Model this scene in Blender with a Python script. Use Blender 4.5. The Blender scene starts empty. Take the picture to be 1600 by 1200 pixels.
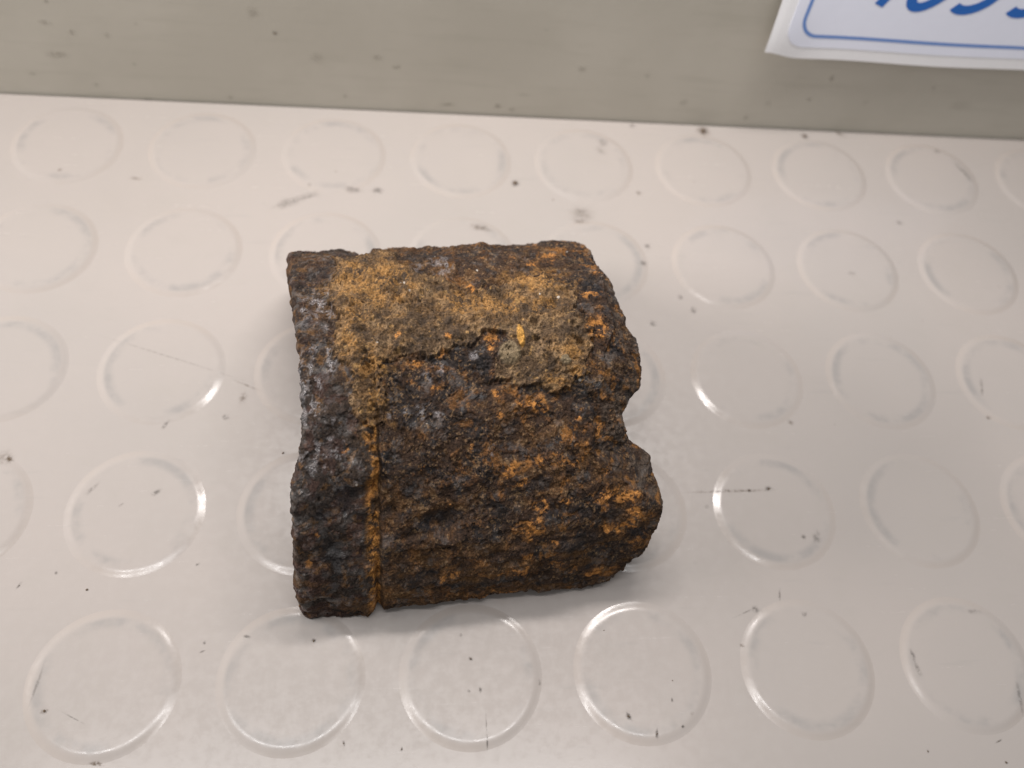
import bpy, bmesh, math, random
import numpy as np
scene = bpy.context.scene
# ------------------------------------------------------------------ camera, world, lamps, exposure
cam = bpy.data.cameras.new('camera'); cam_o = bpy.data.objects.new('camera', cam); scene.collection.objects.link(cam_o)
cam_o.location = (.12876527, -.03801947, .17881965); cam_o.rotation_euler = (.53423389, -.0991143, -.04423951)
cam.sensor_width = 36; cam.lens = 30.647; cam.clip_start = .01; cam.clip_end = 20
cam.dof.use_dof = True; cam.dof.focus_distance = .168; cam.dof.aperture_fstop = 13
scene.camera = cam_o
world_ = bpy.data.worlds.new('World'); scene.world = world_; world_.use_nodes = True
bg = world_.node_tree.nodes['Background']; bg.inputs[0].default_value = (.97, .97, .98, 1); bg.inputs[1].default_value = .33
def area(name, loc, target, sx, sy, power, col):
    l = bpy.data.lights.new(name, 'AREA'); l.shape = 'RECTANGLE'; l.size = sx; l.size_y = sy; l.energy = power; l.color = col
    o = bpy.data.objects.new(name, l); scene.collection.objects.link(o); o.location = loc
    d = [t-c for t, c in zip(target, loc)]
    import mathutils
    o.rotation_euler = mathutils.Vector(d).to_track_quat('-Z', 'Y').to_euler()
    return o
area('overhead_tube', (.07, .022, .80), (.07, .022, 0), .60, .05, 1.9, (1.0, .985, .985))      # its mirror image is the glare on the near mat
area('added_fill', (-.38, .135, .23), (-.10, .135, 0), .34, .03, 3.5, (1.0, .95, .92))      # unseen fill lamps added to brighten the mat near the wall
area('added_fill', (.155, .140, .22), (.155, .140, 0), .15, .022, .50, (1.0, .95, .92))  # added fill above the fragment, out of view
scene.view_settings.view_transform = 'Standard'; scene.view_settings.look = 'None'
scene.view_settings.exposure = 0.04; scene.view_settings.gamma = 1.0; scene.view_settings.use_curve_mapping = False
# ------------------------------------------------------------------ measured tables (millimetres and degrees round the fragment's axis)
CRUST = [(-21.7,31.8),(-17.1,33.3),(-11.6,34.7),(-5.6,19.3),(2.8,10.6),(12.5,15.7),(21.1,19.6),(25.4,11.5),(27.1,-2.7),(27.4,-14.2),(25.8,-20.8),(18.0,-20.4),(10.6,-18.4),(7.3,-15.1),(10.0,-9.9),(7.9,-5.3),(-1.1,-8.0),(-8.4,-7.7),(-13.1,-10.6),(-12.9,-20.9),(-15.3,-25.7),(-18.1,-23.7),(-20.1,-15.2),(-21.6,-6.1),(-22.7,6.3)]
OCHRE = [(-17.2,19.0,5.11,10.22),(-15.8,-10.3,3.58,5.03),(-19.7,-3.4,2.16,4.86),(-11.6,16.8,5.76,11.22),(19.6,13.5,5.97,5.11),(10.1,5.5,6.42,4.18),(-14.9,-18.2,2.61,6.77),(3.8,6.1,5.09,5.16),(22.6,-11.0,3.18,3.32),(24.0,-16.6,2.54,2.82),(19.4,-17.9,2.77,2.09),(-18.2,5.8,3.07,4.57),(19.1,4.6,3.89,3.68)]
ORANGE = [(-2.4,-9.3,0.98,1.1),(-6.8,-11.1,2.42,1.43),(7.1,-6.8,1.74,2.66),(14.6,-23.5,2.74,2.2),(28.6,-3.8,2.85,4.04),(30.8,-1.9,1.3,2.49),(29.1,8.0,1.59,1.99),(30.1,-50.7,5.27,3.13),(30.2,-60.5,3.5,1.82),(33.9,-55.9,2.41,2.95),(18.3,-39.6,4.55,2.09),(9.5,-40.4,1.74,2.44),(11.3,-44.7,1.5,1.62),(12.9,-57.9,2.32,3.85),(17.4,-62.1,1.31,1.86),(12.7,-66.6,2.11,2.04),(7.4,-20.3,0.98,1.36),(16.4,-25.4,1.75,1.52),(28.6,-22.3,1.02,1.72),(27.2,-31.6,1.15,3.76),(26.7,-75.8,1.97,2.01),(23.3,28.1,1.93,2.86),(18.9,23.5,1.9,2.73),(4.9,12.2,1.03,1.61),(-28.7,-53.7,1.17,0.96),(-29.4,-62.1,1.07,1.78),(-3.3,-70.0,2.83,1.65),(6.1,-82.3,5.53,2.12),(-4.1,-18.4,1.45,1.02),(-8.8,-16.2,1.44,1.37),(7.6,-26.3,1.23,1.34),(2.3,-34.1,0.97,1.34),(14.4,-51.6,1.78,1.95),(19.5,-50.3,1.28,1.54),(-3.1,-49.3,0.98,1.12),(-20.8,-31.7,1.16,1.31),(-7.5,-38.1,1.2,1.01),(9.6,-71.4,5.34,2.31),(20.5,-20.7,1.51,1.03),(23.2,-27.8,1.01,1.7),(24.1,-36.4,1.02,2.07),(-10.6,-3.3,0.97,1.17),(-0.8,-4.2,1.23,1.17)]
DARK = [(30.0,11.1,2.94,5.93),(32.1,1.2,1.84,4.37),(30.0,-56.2,3.99,2.53),(-14.3,-50.6,1.68,3.0),(-26.4,-48.0,2.33,2.52),(-25.4,-62.1,2.99,9.13),(6.0,-12.7,1.73,2.5),(-17.8,-0.6,1.45,1.62),(-24.9,23.4,3.2,4.53),(15.0,-45.1,2.52,2.18),(-3.2,-53.1,4.95,3.13),(0.4,-23.9,1.7,1.67),(-10.2,-44.7,1.68,2.12),(7.1,-73.8,9.43,2.47),(22.4,-63.4,6.7,3.36),(-8.4,-70.3,7.68,3.32),(13.0,-20.0,1.74,1.37),(-22.1,-45.0,2.58,5.27),(-29.0,-17.7,1.15,10.11),(-2.4,28.6,8.05,4.88)]
GLOSS = [(-27.0,-11.9,2.8,7.02),(-25.9,-23.0,3.01,5.57),(-24.9,8.8,3.18,6.34),(-19.5,-40.5,0.7,1.69),(-3.6,-13.6,2.43,2.11),(-7.8,-23.4,2.39,1.66),(-3.9,-25.5,1.44,1.66),(3.2,-9.3,0.99,1.1),(-26.1,-32.8,4.16,4.24),(5.7,-34.5,0.98,1.35),(-13.4,-22.9,1.18,1.65),(-6.1,-21.9,1.92,1.34),(-22.9,-9.7,1.18,5.39),(-5.6,19.3,2.59,4.63),(-0.1,24.0,2.65,5.58)]
GLINTS = [(-8.2,15.0,0.38,0.57),(-11.8,11.0,0.38,0.51),(7.0,20.5,0.4,1.03),(22.2,6.9,0.52,0.72),(-9.0,14.8,0.38,0.57),(-7.3,11.6,0.38,0.52),(-1.2,27.5,0.4,0.9),(27.9,32.2,0.42,1.18),(18.5,8.0,0.39,0.49),(23.8,-18.3,0.63,0.7),(-14.3,-4.9,0.48,0.57),(-6.2,-26.9,0.36,0.33),(-19.8,-41.0,0.47,0.85)]
PITS = [(-4.4,-53.3,4.19,3.14,1.5),(-13.8,-50.1,1.32,2.42,1.0),(20.4,4.5,1.56,2.06,1.3),(16.4,-0.9,0.89,1.25,1.6),(16.1,-6.5,0.76,1.35,1.2),(24.8,-7.8,0.77,1.53,1.5),(-17.2,-0.7,1.09,1.21,1.0),(-10.2,-8.1,1.45,0.92,0.9),(-15.2,-24.9,0.71,0.99,0.8),(6.9,-17.7,1.97,0.86,0.7),(23.7,-6.4,0.64,0.78,0.8)]
BUMPS = [(10.6,-10.1,2.12,3.31,1.0),(21.3,-13.1,1.14,1.26,0.6),(13.2,-5.4,0.76,3.31,0.8),(-2.4,-9.3,0.85,0.91,0.6),(18.2,-43.1,2.03,2.5,0.6),(-3.5,-13.6,2.18,2.11,0.5),(27.0,-3.7,0.65,1.01,0.5),(28.9,8.0,1.06,1.49,0.4),(-8.2,-58.9,7.45,1.71,0.7),(-3.3,-58.1,3.74,1.27,0.5),(-17.3,18.4,3.82,7.79,0.6),(-14.9,-17.4,2.37,5.09,0.6),(1.6,28.0,6.72,6.83,0.5)]
STAINS = [(212.4,155.7,1.99,2.17,0.06,1,0.8),(155.0,132.1,1.27,1.42,-0.49,0,0.8),(181.4,148.9,1.33,1.55,0.06,0,0.6),(180.3,145.5,1.37,1.99,0.73,0,0.3),(191.0,156.8,0.98,1.08,0.06,0,0.5),(173.0,121.5,3.85,3.24,-0.35,1,0.3),(172.2,122.6,1.25,0.93,0.04,1,0.5),(171.9,118.8,1.77,0.91,0.04,1,0.4),(144.8,115.4,3.41,1.11,-0.22,1,0.55),(117.4,127.5,1.54,1.15,0.05,0,0.6),(110.9,127.4,2.39,1.14,-0.09,0,0.5),(94.1,122.1,4.41,1.54,0.45,0,0.4),(98.9,124.6,3.72,1.12,0.32,0,0.35),(54.5,128.7,1.97,0.68,-0.09,1,0.35),(35.2,130.5,0.63,0.69,0.05,1,0.6),(189.8,130.0,0.92,0.97,0.05,1,0.5),(189.9,111.0,0.89,0.89,0.04,0,0.6),(188.0,105.0,1.05,1.08,0.03,0,0.5),(199.4,90.2,1.03,1.02,0.03,0,0.6),(196.5,94.2,0.86,0.83,0.03,0,0.5),(188.1,85.7,1.01,0.99,0.02,0,0.6),(264.8,122.4,1.17,1.0,0.04,0,0.4),(291.0,143.0,0.74,3.89,0.42,0,0.6),(244.0,155.5,1.23,1.39,0.06,0,0.7),(255.2,157.5,2.69,0.88,-0.68,1,0.5),(284.9,151.2,1.06,1.14,0.06,0,0.4),(200.5,39.5,9.81,0.35,0.02,1,0.55),(204.8,39.6,0.46,0.49,-0.0,0,0.7),(209.5,40.0,0.92,0.65,-0.0,0,0.7),(72.7,72.9,19.76,0.27,-0.33,0,0.18),(89.4,66.2,3.38,0.33,-0.43,1,0.4),(89.0,62.9,0.88,1.49,-0.22,1,0.45),(85.7,57.8,0.84,0.82,0.01,0,0.5),(72.9,55.7,0.46,1.33,-0.52,0,0.5),(42.0,47.1,0.85,0.97,0.51,1,0.9),(40.7,47.4,2.43,1.94,0.51,1,0.25),(245.7,103.5,1.29,0.91,0.03,0,0.35),(218.6,57.6,0.81,0.72,0.01,1,0.5),(271.4,68.0,0.48,2.95,-0.28,0,0.45),(270.4,59.3,0.69,0.58,0.01,1,0.6),(201.1,12.3,0.91,0.75,-0.55,0,0.6),(198.4,11.5,2.4,0.19,0.39,0,0.4),(211.6,11.0,0.71,0.7,-0.02,0,0.5),(196.8,4.7,0.55,0.4,-0.02,1,0.7),(207.1,15.2,0.28,1.47,-0.17,0,0.5),(215.3,28.3,0.6,0.62,-0.01,0,0.6),(218.3,28.2,1.01,1.93,-0.22,0,0.35),(60.4,40.1,0.6,1.79,-0.68,0,0.3),(73.6,39.3,1.27,0.62,0.59,0,0.5),(66.9,36.4,0.74,0.3,0.72,0,0.5),(50.3,19.4,0.27,0.94,-0.49,0,0.7),(84.2,23.4,0.49,0.29,0.44,0,0.6),(56.8,21.9,0.37,0.41,-0.01,0,0.5),(95.6,8.4,0.76,0.37,-0.22,0,0.7),(108.8,7.3,0.63,0.51,-0.02,0,0.7),(87.7,7.4,0.37,0.38,-0.02,0,0.6),(87.5,5.7,0.58,0.26,0.3,0,0.5),(60.4,-4.7,0.76,0.49,0.18,1,0.8),(58.0,0.1,0.36,3.92,-0.14,0,0.3),(71.3,-14.1,1.15,0.43,-0.13,1,0.9),(65.8,-6.1,2.75,0.16,-0.47,0,0.35),(140.0,3.1,0.51,0.38,-0.51,0,0.7),(138.1,7.9,0.39,0.39,-0.51,0,0.6),(141.8,-2.9,0.38,0.61,0.17,0,0.6),(139.5,-3.1,0.38,0.36,-0.02,0,0.5),(142.9,-12.6,0.22,1.6,-0.01,0,0.7),(142.8,-9.1,0.15,2.33,0.02,0,0.4),(171.0,-8.7,0.53,0.94,0.34,0,0.8),(176.3,-12.1,0.38,1.09,-0.22,0,0.8),(181.7,-10.9,0.39,0.36,-0.03,0,0.8),(180.2,-5.8,0.26,0.49,-0.03,0,0.6),(115.7,-12.0,0.23,0.7,0.26,0,0.7),(126.6,-13.3,0.24,0.45,-0.22,0,0.7),(153.7,-1.8,0.39,0.62,-0.02,0,0.5),(233.5,1.8,0.59,1.58,0.11,0,0.45),(233.8,-1.0,0.6,1.77,0.2,0,0.35),(247.1,-15.5,0.91,0.22,0.44,0,0.7),(247.3,-19.5,0.41,0.37,-0.03,0,0.8),(250.3,10.9,2.02,0.61,-0.11,0,0.3),(254.5,-7.2,0.55,4.14,-0.12,0,0.35),(183.9,-8.4,0.39,0.37,-0.03,1,0.5),(231.4,-16.9,0.27,0.37,-0.03,0,0.8),(122.4,16.4,0.39,0.4,-0.01,0,0.2)]
WALLSPOTS = [(33.3,23.7,1.9,0.97,0.4),(39.1,21.2,0.8,0.99,0.6),(32.9,13.9,2.96,1.46,0.5),(24.4,7.1,1.01,0.65,0.7),(52.2,12.0,0.67,0.64,0.5),(55.9,25.0,0.64,0.58,0.6),(47.8,20.8,0.97,1.0,0.4),(90.7,24.2,0.99,0.79,0.9),(85.9,30.0,1.93,1.9,0.35),(116.9,18.2,1.37,1.05,0.5),(52.8,0.1,1.4,0.46,0.9),(40.1,4.4,1.03,0.9,0.35),(122.0,15.4,1.39,0.86,0.5),(173.1,17.9,1.43,1.08,0.5),(136.4,3.2,2.2,0.71,0.7),(150.8,3.4,1.11,0.95,0.7),(155.0,2.4,1.12,0.72,0.7),(158.1,8.0,2.56,0.46,0.35),(204.7,8.0,1.51,1.17,0.5),(191.9,16.9,1.09,1.1,0.35),(241.6,11.4,0.95,0.93,0.5),(245.0,19.3,0.93,1.33,0.6),(259.0,11.3,0.96,0.7,0.4),(276.8,17.8,0.95,0.9,0.4),(100.7,17.2,2.04,2.11,0.3),(107.5,4.5,0.72,0.69,0.6),(35.8,30.0,0.77,0.55,0.6),(75.5,2.1,0.88,0.69,0.5),(225.0,3.4,0.97,0.98,0.5),(229.8,9.1,1.34,0.94,0.3),(288.2,11.8,3.93,1.9,0.2)]
LEFT = [(-105.7,-32.09),(-98.7,-32.5),(-80.1,-33.06),(-67.9,-32.84),(-58.7,-32.85),(-49.1,-32.28),(-39.6,-31.57),(-35.5,-30.54),(-29.1,-29.42),(-22.7,-28.91),(-16.1,-28.91),(-9.1,-28.96),(-1.6,-29.42),(4.7,-29.98),(14.5,-30.42),(24.2,-31.26),(39.7,-31.89),(50.2,-32.69)]
RIGHT = [(-106.1,23.89),(-91.9,28.58),(-80.3,33.44),(-72.9,37.39),(-62.8,39.77),(-55.1,40.14),(-49.0,38.94),(-42.2,36.86),(-37.4,33.01),(-31.1,31.29),(-28.5,31.16),(-23.5,32.77),(-20.3,35.49),(-13.2,36.85),(-6.1,36.55),(-1.2,34.19),(8.1,34.0),(18.1,33.93),(28.1,33.05),(37.4,33.88)]
SKIN = [(-80.1,32.71),(-72.1,36.62),(-62.6,38.94),(-55.0,39.2),(-49.5,35.66),(-45.1,29.97),(-38.4,25.92),(-29.7,25.6),(-21.3,27.41),(-10.7,29.7),(-3.1,32.59),(5.7,32.55),(13.6,32.47),(29.1,32.95),(37.5,33.17)]
GROOVE = [(-106.2,-17.59),(-74.2,-17.14),(-51.2,-16.48),(-33.8,-15.9),(-17.3,-15.71),(1.2,-15.53),(26.0,-15.17),(35.5,-15.42)]
# ------------------------------------------------------------------ helpers
MM = 0.001
def link(o, parent=None):
    scene.collection.objects.link(o)
    if parent is not None: o.parent = parent
    return o
def mesh_obj(name, verts, faces, mat, parent=None, smooth=True):
    me = bpy.data.meshes.new(name)
    me.from_pydata([tuple(v) for v in verts], [], [tuple(f) for f in faces])
    me.materials.append(mat)
    if smooth: me.polygons.foreach_set('use_smooth', [True]*len(me.polygons))
    me.update()
    return link(bpy.data.objects.new(name, me), parent)
class NT:
    """small node-tree writer"""
    def __init__(s, name):
        s.m = bpy.data.materials.new(name); s.m.use_nodes = True
        s.t = s.m.node_tree; s.t.nodes.clear()
        s.out = s.t.nodes.new('ShaderNodeOutputMaterial'); s.b = s.n('ShaderNodeBsdfPrincipled')
        s.t.links.new(s.b.outputs[0], s.out.inputs[0])
    def n(s, typ, **kw):
        x = s.t.nodes.new(typ)
        for k, v in kw.items(): setattr(x, k, v)
        return x
    def put(s, sock, v):
        if isinstance(v, bpy.types.NodeSocket): s.t.links.new(v, sock)
        elif isinstance(v, (tuple, list)) and sock.type == 'RGBA' and len(v) == 3: sock.default_value = (*v, 1)
        else: sock.default_value = v
    def math(s, op, a, b=0.0, clamp=False):
        x = s.n('ShaderNodeMath', operation=op, use_clamp=clamp); s.put(x.inputs[0], a); s.put(x.inputs[1], b); return x.outputs[0]
    def noise(s, vec, scale, detail=3, rough=.55, dist=0.0):
        x = s.n('ShaderNodeTexNoise'); s.put(x.inputs['Vector'], vec); x.inputs['Scale'].default_value = scale
        x.inputs['Detail'].default_value = detail; x.inputs['Roughness'].default_value = rough; x.inputs['Distortion'].default_value = dist
        return x.outputs['Fac']
    def ramp(s, v, lo, hi, a=0.0, b=1.0):
        x = s.n('ShaderNodeMapRange', interpolation_type='SMOOTHSTEP'); s.put(x.inputs[0], v)
        x.inputs[1].default_value = lo; x.inputs[2].default_value = hi; x.inputs[3].default_value = a; x.inputs[4].default_value = b
        return x.outputs[0]
    def mix(s, f, a, b, mode='MIX'):
        x = s.n('ShaderNodeMix', data_type='RGBA', blend_type=mode); s.put(x.inputs[0], f); s.put(x.inputs[6], a); s.put(x.inputs[7], b); return x.outputs[2]
    def mapping(s, vec, loc=(0,0,0), rot=(0,0,0), scale=(1,1,1), typ='POINT'):
        x = s.n('ShaderNodeMapping', vector_type=typ); s.put(x.inputs[0], vec); x.inputs[1].default_value = loc; x.inputs[2].default_value = rot; x.inputs[3].default_value = scale
        return x.outputs[0]
    def vlen(s, v):
        x = s.n('ShaderNodeVectorMath', operation='LENGTH'); s.put(x.inputs[0], v); return x.outputs['Value']
    def bump(s, h, dist, strength=1.0):
        x = s.n('ShaderNodeBump'); s.put(x.inputs['Height'], h); x.inputs['Distance'].default_value = dist; x.inputs['Strength'].default_value = strength
        s.t.links.new(x.outputs[0], s.b.inputs['Normal'])
    def set(s, **kw):
        for k, v in kw.items(): s.put(s.b.inputs[k.replace('_', ' ')], v)

# ------------------------------------------------------------------ materials
def rubber(stud):
    """beige vinyl of the studded mat: dirt, scuffs, hairline scratches"""
    w = NT('studded_vinyl_stud' if stud else 'studded_vinyl')
    P = w.n('ShaderNodeNewGeometry').outputs['Position']
    P2 = w.mapping(P, scale=(1, 1, 0))                     # flat: the same marks run over mat and studs
    wob = w.n('ShaderNodeTexNoise'); w.put(wob.inputs['Vector'], P2); wob.inputs['Scale'].default_value = 420; wob.inputs['Detail'].default_value = 2
    sub = w.n('ShaderNodeVectorMath', operation='SUBTRACT'); w.put(sub.inputs[0], wob.outputs['Color']); sub.inputs[1].default_value = (.5, .5, .5)
    sc = w.n('ShaderNodeVectorMath', operation='SCALE'); w.put(sc.inputs[0], sub.outputs[0]); sc.inputs['Scale'].default_value = .0011
    ad = w.n('ShaderNodeVectorMath', operation='ADD'); w.put(ad.inputs[0], P2); w.put(ad.inputs[1], sc.outputs[0]); PW = ad.outputs[0]
    broad = w.noise(P2, 14, 3)
    col = w.mix(w.ramp(broad, .35, .65), (.388, .349, .324), (.370, .337, .314))
    mott = w.noise(P2, 160, 4)
    col = w.mix(w.ramp(mott, .50, .75, 0, .20), col, (.36, .33, .30))
    # sparse small specks and grey wipes
    vor = w.n('ShaderNodeTexVoronoi'); w.put(vor.inputs['Vector'], PW); vor.inputs['Scale'].default_value = 130
    spk = w.math('MULTIPLY', w.ramp(vor.outputs['Distance'], .045, .10, 1, 0), w.ramp(w.noise(P2, 75, 2), .60, .68))
    col = w.mix(w.math('MULTIPLY', spk, .32), col, (.16, .145, .13))
    streak = w.noise(w.mapping(P2, rot=(0, 0, .5), scale=(55, 420, 1)), 1, 3)
    col = w.mix(w.ramp(streak, .62, .78, 0, .22), col, (.30, .285, .268))
    col = w.mix(w.math('MULTIPLY', w.ramp(w.noise(P2, 26, 5, .65), .50, .72), .18), col, (.34, .31, .28))
    if stud:
        # grey scuff dirt caught just inside the edge of each stud, patchy
        tc = w.n('ShaderNodeTexCoord').outputs['Object']
        r = w.vlen(w.mapping(tc, scale=(1, 1, 0)))
        ring = w.math('MULTIPLY', w.ramp(r, .0098, .0116), w.ramp(r, .0120, .0131, 1, 0))
        ring = w.math('MULTIPLY', ring, w.ramp(w.noise(P2, 62, 4, .65), .45, .66))
        col = w.mix(w.math('MULTIPLY', ring, .50), col, (.235, .23, .225))
        edge = w.math('MULTIPLY', w.ramp(r, .0122, .0136), w.ramp(w.noise(P2, 50, 2), .35, .6, 0, .22))
        col = w.mix(edge, col, (.39, .33, .285))
    scr = w.noise(w.mapping(P2, rot=(0, 0, -.35), scale=(38, 900, 1)), 1, 2)
    scr2 = w.noise(w.mapping(P2, rot=(0, 0, .95), scale=(30, 1100, 1)), 1, 2)
    s2 = w.math('MAXIMUM', w.ramp(scr, .66, .72), w.ramp(scr2, .68, .74))
    fine = w.noise(P2, 900, 3)
    rough = w.math('ADD', w.ramp(w.noise(P2, 420, 5, .7), .35, .68, .15, .27), w.math('MULTIPLY', s2, .05))
    h = w.math('ADD', w.math('MULTIPLY', fine, .35), w.math('MULTIPLY', s2, -.05))
    w.bump(h, .00004, .3)
    w.set(Base_Color=col, Roughness=rough, Specular_IOR_Level=.5)
    return w.m
def wall_paint():
    w = NT('grey_wall_paint')
    P = w.n('ShaderNodeNewGeometry').outputs['Position']
    Q = w.mapping(P, scale=(1, 0, 1))
    col = w.mix(w.ramp(w.noise(Q, 22, 4), .35, .65), (.492, .462, .398), (.448, .420, .358))
    col = w.mix(w.ramp(w.noise(w.mapping(Q, scale=(40, 1, 330)), 1, 3), .5, .75, 0, .35), col, (.39, .365, .305))
    wob = w.n('ShaderNodeTexNoise'); w.put(wob.inputs['Vector'], Q); wob.inputs['Scale'].default_value = 300
    sub = w.n('ShaderNodeVectorMath', operation='SUBTRACT'); w.put(sub.inputs[0], wob.outputs['Color']); sub.inputs[1].default_value = (.5, .5, .5)
    sc = w.n('ShaderNodeVectorMath', operation='SCALE'); w.put(sc.inputs[0], sub.outputs[0]); sc.inputs['Scale'].default_value = .003
    ad = w.n('ShaderNodeVectorMath', operation='ADD'); w.put(ad.inputs[0], Q); w.put(ad.inputs[1], sc.outputs[0])
    vor = w.n('ShaderNodeTexVoronoi'); w.put(vor.inputs['Vector'], ad.outputs[0]); vor.inputs['Scale'].default_value = 110
    spk = w.math('MULTIPLY', w.ramp(vor.outputs['Distance'], .05, .13, 1, 0), w.ramp(w.noise(Q, 50, 2), .55, .66))
    col = w.mix(w.math('MULTIPLY', spk, .35), col, (.16, .15, .12))
    w.bump(w.noise(Q, 500, 3), .00008, .4)
    w.set(Base_Color=col, Roughness=.48)
    return w.m
def plain(name, col, rough, mottle=.08, scale=300, spec=.5):
    w = NT(name); P = w.n('ShaderNodeNewGeometry').outputs['Position']
    f = w.noise(P, scale, 3)
    w.set(Base_Color=w.mix(w.ramp(f, .3, .7, 0, mottle), col, tuple(c*.6 for c in col)), Roughness=rough, Specular_IOR_Level=spec)
    w.bump(f, .00003, .3)
    return w.m
def rust():
    """corroded iron: colour and gloss come from the surface layers worked out with the shape"""
    w = NT('corroded_iron')
    c = w.n('ShaderNodeAttribute', attribute_name='rust_colour').outputs['Color']
    g = w.n('ShaderNodeAttribute', attribute_name='sheen').outputs['Fac']
    P = w.n('ShaderNodeNewGeometry').outputs['Position']
    n1 = w.noise(P, 2600, 3, .6); n2 = w.noise(P, 6500, 2)
    c = w.mix(w.ramp(n1, .25, .75, 0, 1), w.mix(.6, c, (.30, .27, .25), 'MULTIPLY'), w.mix(.45, c, w.mix(1.0, c, (2.0, 1.8, 1.6), 'MULTIPLY')))
    w.set(Base_Color=c, Roughness=w.math('SUBTRACT', .88, w.math('MULTIPLY', g, .62)), Specular_IOR_Level=w.math('ADD', .14, w.math('MULTIPLY', g, 1.1)))
    w.bump(w.math('ADD', w.math('MULTIPLY', n1, .8), w.math('MULTIPLY', n2, .35)), .00042, .9)
    return w.m
M_MAT, M_STUD, M_WALL, M_RUST = rubber(False), rubber(True), wall_paint(), rust()
M_LAM = plain('clear_laminate_white', (.86, .86, .88), .28, .04)
M_CARD = plain('white_card', (.82, .85, .97), .35, .03)
M_LINE = plain('blue_print_line', (.14, .27, .62), .35, .05)
M_INK = plain('blue_print_digits', (.008, .13, .50), .35, .05)
def smear(name, c):
    """thin film of dirt: dense in the middle, thinning out to nothing"""
    w = NT(name); P = w.n('ShaderNodeNewGeometry').outputs['Position']
    a = w.n('ShaderNodeAttribute', attribute_name='film').outputs['Fac']
    w.set(Base_Color=c, Roughness=.7, Alpha=w.math('MULTIPLY', a, w.ramp(w.noise(P, 1300, 3, .65), .36, .60, .12, 1)))
    return w.m
M_SM_D, M_SM_B = smear('grey_dirt_film', (.095, .085, .075)), smear('brown_dirt_film', (.105, .068, .036))
M_CRUMB = plain('dry_dirt', (.11, .075, .048), .9, .5, 900)

# ------------------------------------------------------------------ the setting
X0, X1, Y0, YW = -.12, .47, -.22, .1585
def box(name, x0, x1, y0, y1, z0, z1, mat, bev=0.0, parent=None):
    bm = bmesh.new(); bmesh.ops.create_cube(bm, size=1)
    for v in bm.verts: v.co = ((x0+x1)/2+v.co.x*(x1-x0), (y0+y1)/2+v.co.y*(y1-y0), (z0+z1)/2+v.co.z*(z1-z0))
    if bev: bmesh.ops.bevel(bm, geom=bm.edges[:], offset=bev, segments=4, profile=.5, affect='EDGES')
    me = bpy.data.meshes.new(name); bm.to_mesh(me); bm.free(); me.materials.append(mat)
    return link(bpy.data.objects.new(name, me), parent)
mat_obj = box('floor_mat', X0, X1, Y0, YW-.0005, -.003, 0, M_MAT); mat_obj['kind'] = 'structure'
wall_obj = box('wall', X0, X1, YW, YW+.015, -.003, .072, M_WALL, .0011); wall_obj['kind'] = 'structure'
# raised round studs of the mat
STUD_H, RO = .00031, .0144
prof = [(0, STUD_H), (.0070, STUD_H)]+[(.0120+.0025*k/8, STUD_H*.5*(1+math.cos(math.pi*(k/8)**1.15))-(.00003 if k == 8 else 0)) for k in range(9)]
seg = 72
sv = [(0, 0, STUD_H)]; sf = []
for (r, z) in prof[1:]:
    for k in range(seg):
        t = 2*math.pi*k/seg; sv.append((r*math.cos(t), r*math.sin(t), z))
for k in range(seg): sf.append((0, 1+k, 1+(k+1) % seg))
for j in range(len(prof)-2):
    for k in range(seg):
        a, b = 1+j*seg+k, 1+j*seg+(k+1) % seg; sf.append((a, a+seg, b+seg, b))
def mat_z(x, y):
    """height of the mat's surface at x, y (metres)"""
    d = math.hypot(x-.035*round(x/.035), y-.035*round(y/.035))
    return max(0, float(np.interp(d, [q[0] for q in prof], [q[1] for q in prof])))
first = None
for c in range(-2, 13):
    for r in range(-3, 5):
        if c*.035 < X0+.015 or c*.035 > X1-.015: continue
        if first is None: first = o = mesh_obj('stud', sv, sf, M_STUD, mat_obj)
        else: o = first.copy(); link(o, mat_obj)
        o.location = (c*.035, r*.035, 0)

# ------------------------------------------------------------------ the iron fragment
rng = np.random.default_rng(7)
_perm = rng.permutation(512)
_grad = rng.normal(size=(512, 3)); _grad /= np.linalg.norm(_grad, axis=1, keepdims=True)
def gn(p, s, seed=0):
    """gradient noise, feature size s mm, range about -1..1"""
    q = p/s + np.array([seed*13.7+5.1, seed*7.3+1.7, seed*3.9+9.2])
    i = np.floor(q).astype(np.int64); f = q-i; u = f*f*f*(f*(f*6-15)+10)
    out = 0
    for dx in (0, 1):
        wx = u[..., 0] if dx else 1-u[..., 0]
        for dy in (0, 1):
            wy = u[..., 1] if dy else 1-u[..., 1]
            for dz in (0, 1):
                wz = u[..., 2] if dz else 1-u[..., 2]
                h = _perm[(_perm[(_perm[(i[..., 0]+dx) & 511]+i[..., 1]+dy) & 511]+i[..., 2]+dz) & 511]
                g = _grad[h]
                out = out + wx*wy*wz*(g[..., 0]*(f[..., 0]-dx)+g[..., 1]*(f[..., 1]-dy)+g[..., 2]*(f[..., 2]-dz))
    return out*1.6
def fbm(p, s, o=4, seed=0, gain=.5):
    r = 0; a = 1.0
    for k in range(o): r = r+a*gn(p, s/2**k, seed+k*1.31); a *= gain
    return r
def sst(x, a, b):
    t = np.clip((x-a)/(b-a), 0, 1); return t*t*(3-2*t)
OX, OY, OZ, AXIS, RB = 135.0, 58.0, -3.3, math.radians(5.2), 41.6
NA, NT_ = 620, 760
TH0, TH1 = -85.0, 84.0
th = np.linspace(TH0, TH1, NT_)
def interp(tab, x): t = np.array(tab); return np.interp(x, t[:, 0], t[:, 1])
zero3 = np.stack([th*0, th*RB*math.pi/180, th*0], -1)
aL = interp(LEFT, th) + .50*fbm(zero3, 3.6, 5, 2, .65)
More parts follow.
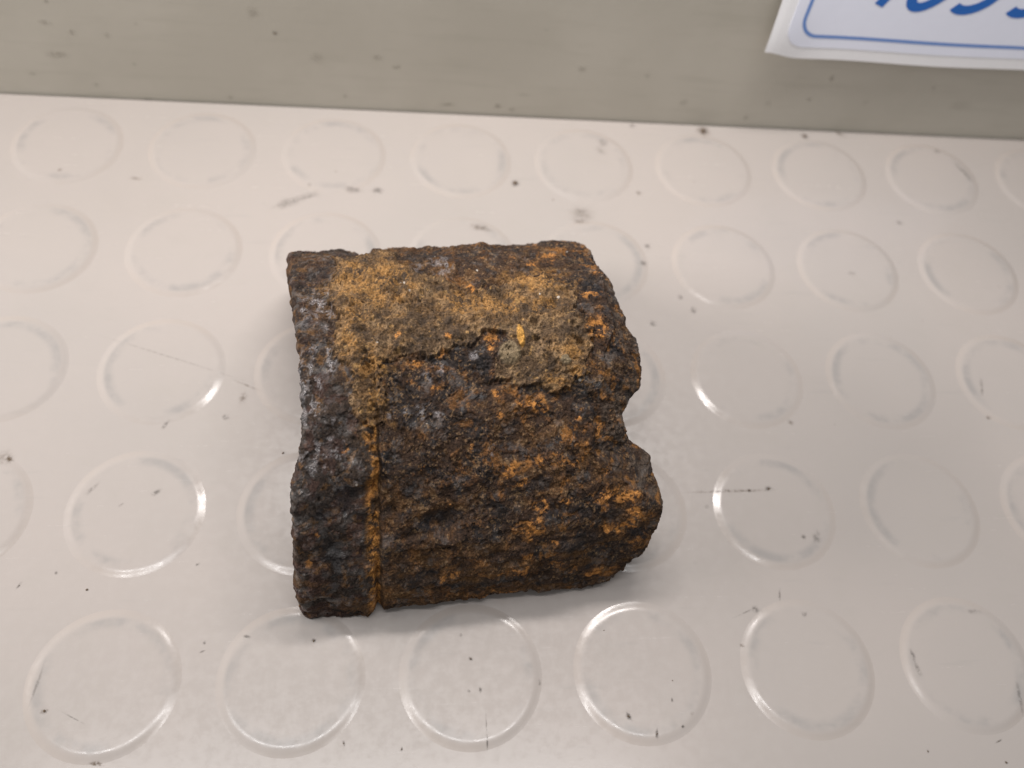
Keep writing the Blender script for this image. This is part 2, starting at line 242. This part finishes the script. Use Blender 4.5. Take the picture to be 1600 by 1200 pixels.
aR = interp(RIGHT, th) + .36*fbm(zero3, 4.0, 5, 5, .6) + 1.7*sst(th, -50, -40)*(1-sst(th, 0, 12)) + .4 + 1.2*sst(th, -2, 6)*(1-sst(th, 22, 34))
aS = np.minimum(interp(SKIN, th) + .7*fbm(zero3, 5.0, 5, 8, .6), aR-.2)
aG = interp(GROOVE, th) + .30*fbm(zero3, 5.0, 5, 11, .6)
s = np.linspace(0, 1, NA)
A = aL[:, None] + (aR-aL)[:, None]*s[None, :]
# the long broken edges wander a little
edge_lo = .9*fbm(np.stack([s*70, s*0, s*0], -1), 14, 4, 21); edge_hi = 1.5*fbm(np.stack([s*70, s*0, s*0+50], -1), 14, 4, 22)
T = th[:, None] + (sst(-th, 60, 85)[:, None]*(np.abs(edge_lo)*1.2+2.0*sst(s, .20, .27)*(1-.6*sst(s, .72, .9)))[None, :]) - (sst(th, 55, 84)[:, None]*np.abs(edge_hi)[None, :]*2)
tr = np.radians(T)
P = np.stack([A, RB*np.sin(tr), RB*np.cos(tr)], -1)
SKA, GA = aS[:, None], aG[:, None]
warp = np.stack([gn(P, 5, 31), gn(P, 5, 32), gn(P, 5, 33)], -1)
PWp = P + 1.2*warp
def blob(lst, hard=.5, wob=.35):
    """soft-edged patches (a, theta, ra, rtheta) with a ragged border"""
    m = np.zeros(A.shape)
    nz = fbm(P, 2.2, 3, 41)*wob
    for q in lst:
        d = np.sqrt(((A-q[0])/q[2])**2+((T-q[1])/q[3])**2)
        m = np.maximum(m, sst(1-d+nz*1.2+.12, 0, hard))
    return m
def inpoly(poly, x, y):
    ins = np.zeros(x.shape, bool); n = len(poly)
    for i in range(n):
        x0, y0 = poly[i]; x1, y1 = poly[(i+1) % n]
        if y0 == y1: continue
        ins ^= ((y0 > y) != (y1 > y)) & (x < (x1-x0)*(y-y0)/(y1-y0)+x0)
    return ins
def polydist(poly, x, y):
    d = np.full(x.shape, 1e9); n = len(poly)
    for i in range(n):
        x0, y0 = poly[i]; x1, y1 = poly[(i+1) % n]; dx, dy = x1-x0, y1-y0
        t = np.clip(((x-x0)*dx+(y-y0)*dy)/(dx*dx+dy*dy), 0, 1)
        d = np.minimum(d, np.hypot(x-x0-t*dx, y-y0-t*dy))
    return d
k = RB*math.pi/180
poly = [(a, t*k) for a, t in CRUST]
sd = polydist(poly, A, T*k)*np.where(inpoly(poly, A, T*k), 1, -1) + 2.6*fbm(P, 8, 6, 51, .6)
crust = sst(sd, -.10, .35)
# --- layers of shape (mm along the radius)
n20, n8, n3, n1, n05 = fbm(P, 24, 2, 1), fbm(P, 9, 2, 3), fbm(PWp, 3.4, 3, 5), gn(P, 1.1, 7), gn(P, .5, 9)
D = .75*n20 + .50*n8 + .32*n3
D = D - .30*sst(fbm(PWp, 2.6, 2, 12), .25, .8)                      # corrosion pits
n02 = gn(P, .3, 10); grain = (.35+.65*sst(fbm(P, 11, 3, 63), -.35, .45))*np.where(A-GA < -1.5, .42, 1)
D = D + grain*(.14*n1 + .11*n05 + .06*n02 + .11*np.abs(gn(PWp, 1.7, 62)))
tz = fbm(PWp, 8, 5, 64, .55)*2.6; tf = np.floor(tz); D = D + .26*(tf+sst(tz-tf, 0, .12))*(1-crust)      # flaking plates of scale
strm = sst(-T, 50, 66)
Pst = P*np.array([.22, 1, 1]); D = D + strm*.30*fbm(Pst, 1.6, 3, 14)      # layered flaking along the lower flank
dG = A-GA
rim = sst(-dG, .2, .9)
wide = 3.0+3.0*sst(T, 15, 45)
fill = (1-.40*sst(-T, 40, 62))*1-.95*sst(T, -16, -4)*(1-sst(T, 36, 48))
gprof = np.where(dG < 0, 1-sst(-dG, .5, wide), 1-sst(dG, .35, 1.0+.8*sst(T, -10, 10)+.5*n8.clip(0, 1)))
buried = sst(T, -18, -4)*(1-sst(T, 38, 50))
D = D - gprof*(1.85*fill+.5*sst(T, 36, 50))*np.clip(.85+.5*fbm(P, 4, 3, 15), .35, 1.3)
D = D + rim*(.40*fbm(PWp, 5.5, 3, 16) + .50*(1-buried) + .75*sst(-T, 62, 80) - .8*sst(T, 25, 45))
D = D + rim*(.16*np.abs(fbm(P, 2.4, 3, 17)) - .12*n3)
dL = A-aL[:, None]
D = D - 1.1*(1-sst(dL, -.3, 1.6))**2 - .5*(1-sst(dL, 0, .6)) - .9*(1-sst(dL, 0, 2.4))*sst(fbm(zero3, 6, 3, 66)[:, None]+.4*n3, .1, .6)          # worn left lip
D = D + crust*(1.05+.55*fbm(P, 3.2, 3, 18)+.34*gn(P, .9, 19)+.22*gn(P, .45, 20)-.6*sst(fbm(P, 1.6, 3, 23, .7), .3, .9)*sst(fbm(P, 6, 2, 24), -.3, .5))
for q in PITS: D = D - q[4]*np.exp(-(((A-q[0])/q[2])**2+((T-q[1])/q[3])**2)**1.5)
for q in BUMPS: D = D + q[4]*sst(1.25-np.sqrt(((A-q[0])/q[2])**2+((T-q[1])/q[3])**2), 0, .6)
for q in ORANGE:                                                        # blistered rust: low domes with a ring
    if max(q[2], q[3]) < 3:
        d = np.sqrt(((A-q[0])/q[2])**2+((T-q[1])/q[3])**2); D = D + .16*np.exp(-((d-.75)/.28)**2)*sst(n3, -.4, .4)
blist = sst(gn(P, 2.3, 61), .38, .6)*(1-crust)*(1-rim); D = D + .18*blist
over = np.clip(A-SKA, 0, 99)
frac = sst(over, 0, .5)
D = D - np.minimum(over*.55, 5) + frac*(.5*fbm(PWp, 3.4, 5, 26, .6)+.2*gn(P, .9, 27)-.75)
dR = aR[:, None]-A
D = D - 1.0*(1-sst(dR, -.2, 1.2))**2
D = D + 1.5*np.exp(-((A-34.2)/3.2)**2-((T+11.5)/6.5)**2) + .9*np.exp(-((A-35)/5)**2-((T+52)/9)**2)
D = D - .012*np.clip(A, 0, 99) + (1.1+.9*sst(A-GA, -.3, .6)*(1-sst(A, 22, 34)))*sst(-T, 42, 74) - .5*sst(T, 25, 50)
Rr = RB + D
V = np.stack([A, Rr*np.sin(tr), Rr*np.cos(tr)], -1)
# --- layers of colour (what the surface is made of, plus painted glints and sheen)
def L(c): return np.array(c)[None, None, :]
def lay(C, m, c): return C*(1-m[..., None]) + (c if isinstance(c, np.ndarray) else L(c))*m[..., None]
f6, f3, f1 = fbm(PWp, 9, 6, 71, .62), fbm(PWp, 3.0, 5, 74, .7), fbm(P, 1.0, 3, 77, .8)
sp, sp2 = fbm(P, .8, 3, 78, .85), fbm(P, .9, 3, 79, .85)
C = np.zeros(A.shape+(3,)) + L((.050, .032, .023))
C = lay(C, sst(f6+.6*f3, .0, .8)*.75, (.098, .054, .025))
C = lay(C, sst(-f6+.6*f3, .1, .8)*.8, (.027, .025, .026))
C = lay(C, sst(fbm(PWp, 4.5, 6, 81, .7)+.3*sp, .30, .75)*.8, (.027, .027, .030))
right = .35+.65*sst(A, -14, 22)
C = lay(C, sst(fbm(PWp, 5.0, 6, 84, .68)+.35*sp2, .30, .80)*.85*right, (.210, .098, .030))
C = lay(C, sst(sp+.5*f3, .40, .85)*.8, (.165, .108, .060))
C = lay(C, sst(sp2-.4*f3, .50, .90)*.7, (.016, .015, .016))
C = lay(C, blist*.35*sst(sp+.3, 0, .6), (.17, .075, .022))
# rim: darker, plum brown
C = lay(C, rim*.82*(1-.55*buried), np.where((sst(fbm(PWp, 4, 4, 91), -.2, .4) > .5)[..., None], L((.050, .031, .027)), L((.036, .029, .026))))
C = lay(C, rim*sst(fbm(PWp, 2.4, 4, 93, .65), .38, .6)*.6, (.125, .068, .028))
# lower flank: brown streaks
C = lay(C, strm*sst(fbm(Pst, 2.2, 4, 95), .0, .5)*.5, (.105, .055, .020))
# groove packed with orange rust, from the apex down the front
gm = sst(-dG, -.5, -.1)*(1-sst(-dG, 1.1+.5*n8, 2.6+.6*n8))*sst(-T, 10, 24)
gm = gm*sst(.42+.9*fbm(P, 3.4, 4, 97, .6)+.45*f1, .05, .6)
C = lay(C, gm*.92, np.where((f1 > .1)[..., None], L((.36, .18, .052)), L((.24, .112, .032))))
C = lay(C, (1-gm)*gprof*sst(-T, 10, 20)*.5, (.065, .040, .022))
# soil crust
cn, cn2 = fbm(P, 4.6, 6, 101, .7), fbm(P, .8, 3, 104, .85)
och = np.clip(np.maximum(blob(OCHRE, .7, .5), (.42*blob([(q[0], q[1], q[2]*1.9, q[3]*1.9) for q in OCHRE], .8, .5))), 0, 1)
CC = L((.088, .060, .037)) + 0*C
CC = lay(CC, sst(cn+.5*cn2, .0, .6)*.85, (.195, .135, .078))
CC = lay(CC, sst(-cn+.5*cn2, .3, .8)*.8, (.052, .042, .034))
CC = lay(CC, np.clip(och*sst(.65+.7*cn2+.5*cn, .1, .7), 0, 1)*.85, (.270, .150, .052))
CC = lay(CC, sst(cn2, .45, .85)*.6, (.045, .033, .024))
CC = lay(CC, sst(fbm(P, 3.0, 4, 106, .65), .25, .7)*.6, (.060, .045, .034))
CC = lay(CC, sst(fbm(P, 1.2, 2, 107), .5, .75)*.7, (.300, .190, .080))
C = lay(C, np.clip(crust*sst(sd+1.5*cn2, -1.0, 2.0)+crust*.35, 0, 1)*.95, CC)
C = lay(C, (1-crust)*np.clip(och*sst(.30+.8*cn2+.6*cn, .1, .7), 0, 1)*.8, (.27, .150, .045))
# bright rust blooms, black scale, painted glints
om = blob(ORANGE, .7, .6); ov = fbm(P, 1.8, 4, 111, .8)
C = lay(C, om*sst(.40+ov, .1, .8)*.85, np.where((ov > .15)[..., None], L((.390, .182, .052)), L((.220, .094, .028))))
C = lay(C, blob(DARK, .8, .6)*(1-.7*om)*.65, (.024, .024, .027))
C = lay(C, frac*sst(fbm(P, 3, 3, 115), -.3, .3)*.75, (.085, .068, .056))
C = lay(C, frac*sst(fbm(P, 2, 3, 117), .25, .6)*.6, (.24, .115, .034))
for (i, c) in ((0, (.175, .140, .090)), (1, (.20, .165, .11)), (2, (.42, .235, .06))):
    q = BUMPS[i]; C = lay(C, sst(1.15-np.sqrt(((A-q[0])/q[2])**2+((T-q[1])/q[3])**2), 0, .35)*.85, c)
C = lay(C, blob([(q[0], q[1], q[2]*.5, q[3]*.5) for q in GLINTS], .35, .15), (.36, .34, .31))  # pale specks paint small sparkles into the colour
glo = blob(GLOSS, .9, .9)*sst(fbm(P, 1.4, 3, 119, .7)+.15, .0, .4)
sheen = np.clip(glo + rim*.4*sst(fbm(P, 3, 5, 121, .7), .0, .6) + (1-crust)*sst(fbm(P, 3.5, 5, 123, .7), .25, .8)*.45, 0, 1)*(1-.9*crust)*(1-.8*om)
C = lay(C, glo*.55*(1-crust), (.105, .090, .098))  # purple-grey tint paints sheen into the colour of the glossy patches
C = C*np.clip(1+.28*gn(P, .30, 131)+.24*gn(P, .6, 132), .3, 2)[..., None]
C = np.clip(C*np.clip((C.mean(-1, keepdims=True)/.080), .25, 1.6)**.18, .005, .8)
# --- to world (metres, relative to the thing's origin), resting on the studs
ca, sa = math.cos(AXIS), math.sin(AXIS)
def world(v): return np.stack([v[..., 0]*ca-v[..., 1]*sa, v[..., 0]*sa+v[..., 1]*ca, v[..., 2]], -1)
# inner hollow and the closing faces
TI, NI = 13.0, 14
def inner(a_s, t_):
    tt = np.radians(t_); p = np.stack([a_s, tt*30, tt*0], -1)
    r = RB-TI+.9*fbm(p, 12, 3, 141)+.3*gn(p, 2, 143); return np.stack([a_s, r*np.sin(tt), r*np.cos(tt)], -1)
W = world(V)
zmin = W[..., 2].min()
OZs = STUD_H*1000 - zmin + .02
frag = bpy.data.objects.new('iron_fragment', None); link(frag); frag.location = (OX*MM, OY*MM, 0)
frag['label'] = 'rusty dark brown curved iron fragment with ochre crust and grooved rim resting on the studs'
frag['category'] = 'iron fragment'
frag.empty_display_size = .01
def grid_faces(n, m, flip=False):
    i = np.arange(n-1)[:, None]*m+np.arange(m-1)[None, :]
    f = np.stack([i, i+1, i+m+1, i+m], -1).reshape(-1, 4)
    return f[:, ::-1] if flip else f
def normals(Wg):
    du = np.gradient(Wg, axis=1); dv = np.gradient(Wg, axis=0); n = np.cross(du, dv); return n/np.linalg.norm(n, axis=-1, keepdims=True)
def part(name, Wv, faces, col, sh, nrm=None, label=None):
    used, inv = np.unique(faces, return_inverse=True); faces = inv.reshape(-1, 4)
    co = (Wv[used]+np.array([0, 0, OZs]))*MM
    me = bpy.data.meshes.new(name)
    me.vertices.add(len(co)); me.vertices.foreach_set('co', co.astype(np.float32).ravel())
    nf = len(faces); me.loops.add(nf*4); me.polygons.add(nf)
    me.loops.foreach_set('vertex_index', faces.astype(np.int32).ravel())
    me.polygons.foreach_set('loop_start', np.arange(0, nf*4, 4, dtype=np.int32))
    me.update(calc_edges=True); me.validate()
    me.polygons.foreach_set('use_smooth', [True]*nf)
    ca_ = me.color_attributes.new('rust_colour', 'FLOAT_COLOR', 'POINT')
    ca_.data.foreach_set('color', np.concatenate([col[used], np.ones((len(used), 1))], 1).astype(np.float32).ravel())
    at = me.attributes.new('sheen', 'FLOAT', 'POINT'); at.data.foreach_set('value', sh[used].astype(np.float32))
    me.materials.append(M_RUST)
    if nrm is not None: me.normals_split_custom_set_from_vertices(nrm[used].tolist())
    me.update()
    o = link(bpy.data.objects.new(name, me), frag)
    if label: o['label'] = label
    return o
F = grid_faces(NT_, NA)
nr = normals(W).reshape(-1, 3)
if nr[(NT_//2)*NA+NA//2][2] < 0: nr = -nr; F = F[:, ::-1]
kind = np.zeros(A.shape, int)
kind[frac > .5] = 4; kind[crust > .5] = 3
kind[(dG < -.35) & (crust <= .5)] = 1
kind[(gprof > .45) & (T < -8) & (crust <= .5)] = 2
fk = kind.reshape(-1)[F[:, 0]]
Wf, Cf, Sf = W.reshape(-1, 3), C.reshape(-1, 3), sheen.reshape(-1)
for kk, nm, lb in ((0, 'body', 'dark brown pitted body with orange rust blooms'), (1, 'rim_band', 'dark plum brown raised rim with shiny scale'), (2, 'groove', 'narrow groove packed with orange rust'), (3, 'soil_crust', 'ochre and grey granular crust of soil'), (4, 'fracture_face', 'grey brown rough broken edge')):
    part(nm, Wf, F[fk == kk], Cf, Sf, nr, lb)
# end faces: from the outer lip to the hollow
def closing(name, outer, inn, n, seed, flip, label=None):
    u = np.linspace(0, 1, n)[None, :, None]
    g = outer[:, None, :]*(1-u)+inn[:, None, :]*u
    amp = (np.sin(np.pi*u)**.6)
    g = g + amp*np.stack([.7*fbm(g, 5, 4, seed), .5*fbm(g, 5, 4, seed+3), .5*fbm(g, 5, 4, seed+5)], -1)
    fz = fbm(g, 3, 4, seed+9, .6)
    c = lay(np.zeros(g.shape)+L((.050, .034, .024)), sst(fz, .1, .6)*.8, (.15, .075, .028))
    c = lay(c, sst(-fz, .2, .6)*.7, (.028, .026, .027))
    c[:, 0] = c[:, 1]
    part(name, world(g).reshape(-1, 3), grid_faces(g.shape[0], n, flip), c.reshape(-1, 3), np.zeros(g.shape[0]*n), None, label)
    return g
iL, iR = inner(aL+1.2, T[:, 0]), inner(aR-1.5, T[:, -1])
closing('end_face', V[:, 0], iL, NI, 151, False)
closing('end_face', V[:, -1], iR, NI, 161, True)
sl = slice(0, NA, 4); ss_ = s[sl]
lo = iL[0][None]*(1-ss_[:, None])+iR[0][None]*ss_[:, None]; hi = iL[-1][None]*(1-ss_[:, None])+iR[-1][None]*ss_[:, None]
closing('long_edge', V[0, sl], lo, NI, 171, True)
closing('long_edge', V[-1, sl], hi, NI, 181, False)
tq = np.linspace(0, NT_-1, 110).astype(int)
Ag = iL[tq, 0][:, None]+(iR[tq, 0]-iL[tq, 0])[:, None]*np.linspace(0, 1, 70)[None]
Tg = T[tq, 0][:, None]+(T[tq, -1]-T[tq, 0])[:, None]*np.linspace(0, 1, 70)[None]
gi = inner(Ag, Tg)
part('inner_wall', world(gi).reshape(-1, 3), grid_faces(110, 70), (np.zeros(gi.shape)+L((.06, .038, .024))).reshape(-1, 3), np.zeros(110*70), None, 'hollow inner side in shade')

# ------------------------------------------------------------------ the laminated number label on the wall
lab = bpy.data.objects.new('number_label', None); link(lab); lab.location = (.266, YW, .049); lab.empty_display_size = .01
lab['label'] = 'white laminated label with blue border and blue slanted digits on grey wall'; lab['category'] = 'label'
LX0, LX1, LZ0, LZ1 = 220.4, 312.0, 27.2, 71.0
def bend(x, z, out):
    """point on the label's face: it leans off the wall at the foot, its lower left corner curls"""
    y = .45 + 2.0*(LZ1-z)/(LZ1-LZ0) + 1.8*math.exp(-((x-LX0)/9)**2-((z-LZ0)/16)**2) + out
    zz = z + 3.0*math.exp(-((x-LX0)/7)**2)*max(0, 1-(z-LZ0)/30) + .25*math.sin(x*.11)*max(0, 1-(z-LZ0)/20)
    return ((x-266)*MM, -y*MM, (zz-49)*MM)
def sheet(name, x0, x1, z0, z1, rad, out, mat, nx=48, nz=26, thick=.09, parent=None):
    """thin card with rounded corners, following the bend"""
    vs, fs = [], []
    for side in (0, 1):
        for j in range(nz+1):
            z = z0+(z1-z0)*j/nz
            d = max(0, rad-(z-z0), rad-(z1-z)) if rad else 0
            ins = rad-math.sqrt(max(0, rad*rad-d*d)) if rad else 0
            for i in range(nx+1):
                x = x0+ins+(x1-x0-2*ins)*i/nx
                vs.append(bend(x, z, out-(thick if side else 0)))
    n = (nx+1)*(nz+1); ix = lambda i, j, sd: sd*n+j*(nx+1)+i
    for j in range(nz):
        for i in range(nx):
            fs.append((ix(i, j, 0), ix(i+1, j, 0), ix(i+1, j+1, 0), ix(i, j+1, 0))); fs.append((ix(i, j, 1), ix(i, j+1, 1), ix(i+1, j+1, 1), ix(i+1, j, 1)))
    for i in range(nx):
        fs.append((ix(i+1, 0, 0), ix(i, 0, 0), ix(i, 0, 1), ix(i+1, 0, 1))); fs.append((ix(i, nz, 0), ix(i+1, nz, 0), ix(i+1, nz, 1), ix(i, nz, 1)))
    for j in range(nz):
        fs.append((ix(0, j, 0), ix(0, j+1, 0), ix(0, j+1, 1), ix(0, j, 1))); fs.append((ix(nx, j+1, 0), ix(nx, j, 0), ix(nx, j, 1), ix(nx, j+1, 1)))
    return mesh_obj(name, vs, fs, mat, lab if parent is None else parent, False)
def ribbon(name, pts, wd, out, mat, closed=False, parent=None, taper=False):
    """printed stroke of width wd along a polyline"""
    q = np.array(pts, float)
    if closed: tan = np.roll(q, -1, 0)-np.roll(q, 1, 0)
    else: tan = np.gradient(q, axis=0)
    tan /= np.linalg.norm(tan, axis=1, keepdims=True)+1e-9
    nm = np.stack([-tan[:, 1], tan[:, 0]], -1); vs = []
    for p_, n_ in zip(q, nm):
        for sgn in (1, -1): vs.append(bend(p_[0]+sgn*n_[0]*wd/2, p_[1]+sgn*n_[1]*wd/2, out))
    m = len(q); fs = []
    for i in range(m if closed else m-1):
        a, b = 2*i, 2*((i+1) % m); fs.append((a, a+1, b+1, b))
    return mesh_obj(name, vs, fs, mat, lab if parent is None else parent)
sheet('laminate', LX0, LX1, LZ0, LZ1, 0, 0, M_LAM)
card = sheet('card', 224.8, LX1-4.4, 30.8, LZ1-2.6, 5.0, .10, M_CARD, nz=60)
def rrect(x0, x1, z0, z1, r, n=10):
    pts = []
    for cx, cz, a0 in ((x1-r, z0+r, -90), (x1-r, z1-r, 0), (x0+r, z1-r, 90), (x0+r, z0+r, 180)):
        for k in range(n+1): t = math.radians(a0+90*k/n); pts.append((cx+r*math.cos(t), cz+r*math.sin(t)))
    out = []
    for i in range(len(pts)):
        a, b = np.array(pts[i]), np.array(pts[(i+1) % len(pts)]); m = max(1, int(np.linalg.norm(b-a)/2))
        out += [tuple(a+(b-a)*j/m) for j in range(m)]
    return out
ribbon('border_line', rrect(228.3, LX1-7.6, 34.3, LZ1-5.4, 5.2), .95, .16, M_LINE, True)
def arc(cx, cz, rx, rz, a0, a1, n=22): return [(cx+rx*math.cos(math.radians(a0+(a1-a0)*k/n)), cz+rz*math.sin(math.radians(a0+(a1-a0)*k/n))) for k in range(n+1)]
def seg2(a, b, n=8): return [(a[0]+(b[0]-a[0])*k/n, a[1]+(b[1]-a[1])*k/n) for k in range(n+1)]
def glyph(strokes, x, base):
    sh = lambda q: [(x+u+.42*v*.75, base+v*.75) for u, v in q]
    dg = None
    for st in strokes:
        o = ribbon('digit', sh(st), 2.7, .17, M_INK)
        if dg is None: dg = o
        else:                                            # one mesh for each digit
            bm = bmesh.new(); bm.from_mesh(dg.data); bm.from_mesh(o.data); bm.to_mesh(dg.data); bm.free(); bpy.data.objects.remove(o)
    return dg
five = [arc(4.6, 6.3, 5.0, 6.3, 232, 450)+seg2((4.6, 12.6), (1.2, 11.6))[1:]+seg2((1.2, 11.6), (1.6, 20))[1:]+seg2((1.6, 20), (8.6, 20))[1:]]
glyph([seg2((7.5, -.2), (7.5, 20), 12), seg2((7.5, 20), (.3, 6.6), 12), seg2((.3, 6.6), (10.4, 6.6), 8)], 239.0, 44.4)
glyph([arc(4.7, 10.2, 4.7, 10.2, 0, 360, 44)], 252.2, 44.4)
glyph(five, 265.0, 44.4); glyph(five, 280.7, 44.4)

# ------------------------------------------------------------------ loose dirt on the mat
rr = random.Random(4); cv, cf = [], []
def crumb(x, y, r):
    i, j = round(x/35), round(y/35); d = math.hypot(x-35*i, y-35*j)
    z = STUD_H*1000 if d < 12.2 else (0 if d > 14.6 else None)
    if z is None: return
    b = len(cv); n = 6; an = rr.random()*6.3; el = .5+rr.random()*.5
    for lev, (rs, h) in enumerate(((1, -.02), (.85, .32), (.3, .55))):
        for q in range(n):
            t = 2*math.pi*q/n; w = r*rs*(.75+.5*rr.random()); u, v = w*math.cos(t), w*el*math.sin(t)
            cv.append(((x+u*math.cos(an)-v*math.sin(an))*MM, (y+u*math.sin(an)+v*math.cos(an))*MM, (z+h*r*1.2)*MM))
    for l in range(2):
        for q in range(n): a, c = b+l*n+q, b+l*n+(q+1) % n; cf.append((a, c, c+n, a+n))
    cf.append(tuple(b+2*n+q for q in range(n)))
for (x, y, rx, ry, ro, kx, st) in STAINS:
    if st >= .7 and max(rx, ry) < 3: crumb(x, y, min(rx, ry)*.55)
for _ in range(24):
    crumb(rr.uniform(-20, 330), rr.uniform(-40, 155), .09+.22*rr.random()**3)
co = mesh_obj('dirt_crumbs', cv, cf, M_CRUMB, None, False)
co['kind'] = 'stuff'; co['label'] = 'scattered dark crumbs of dirt and rust on the beige mat'; co['category'] = 'dirt'
def films(name, marks, place, label):
    """marks (u, v, ru, rv, rot, brown, strength) in mm laid as thin dirt films on a surface"""
    vs, fs, al, mi = [], [], [], []; r2 = random.Random(11)
    for (x, y, rx, ry, ro, kx, st) in marks:
        n, rings = 18, 5; b = len(vs); wob = [.75+.5*r2.random() for _ in range(n)]
        vs.append(place(x, y)); al.append(st*.9)
        for r in range(1, rings+1):
            for q in range(n):
                t = 2*math.pi*q/n; m = r/rings*1.25*(1+(wob[q]-1)*r/rings); u, v = rx*m*math.cos(t), ry*m*math.sin(t)
                vs.append(place(x+u*math.cos(ro)-v*math.sin(ro), y+u*math.sin(ro)+v*math.cos(ro))); f = r/rings
                al.append(st*.9*(1-f*f*(3-2*f)))
        for q in range(n): fs.append((b, b+1+q, b+1+(q+1) % n)); mi.append(kx)
        for r in range(rings-1):
            for q in range(n):
                a, c = b+1+r*n+q, b+1+r*n+(q+1) % n; fs.append((a, a+n, c+n, c)); mi.append(kx)
    o = mesh_obj(name, vs, fs, M_SM_D); o.data.materials.append(M_SM_B)
    o.data.polygons.foreach_set('material_index', mi)
    at = o.data.attributes.new('film', 'FLOAT', 'POINT'); at.data.foreach_set('value', al)
    o['kind'] = 'stuff'; o['label'] = label; o['category'] = 'dirt'
films('dirt_smears', STAINS, lambda x, y: (x*MM, y*MM, mat_z(x*MM, y*MM)+.00004), 'grey and brown dirt marks smeared on the beige mat')
films('wall_dirt', [(x, z, rx, rz, 0, 1, st*.6) for (x, z, rx, rz, st) in WALLSPOTS], lambda x, z: (x*MM, YW-.00004, z*MM), 'small brown dirt spots on the grey wall')
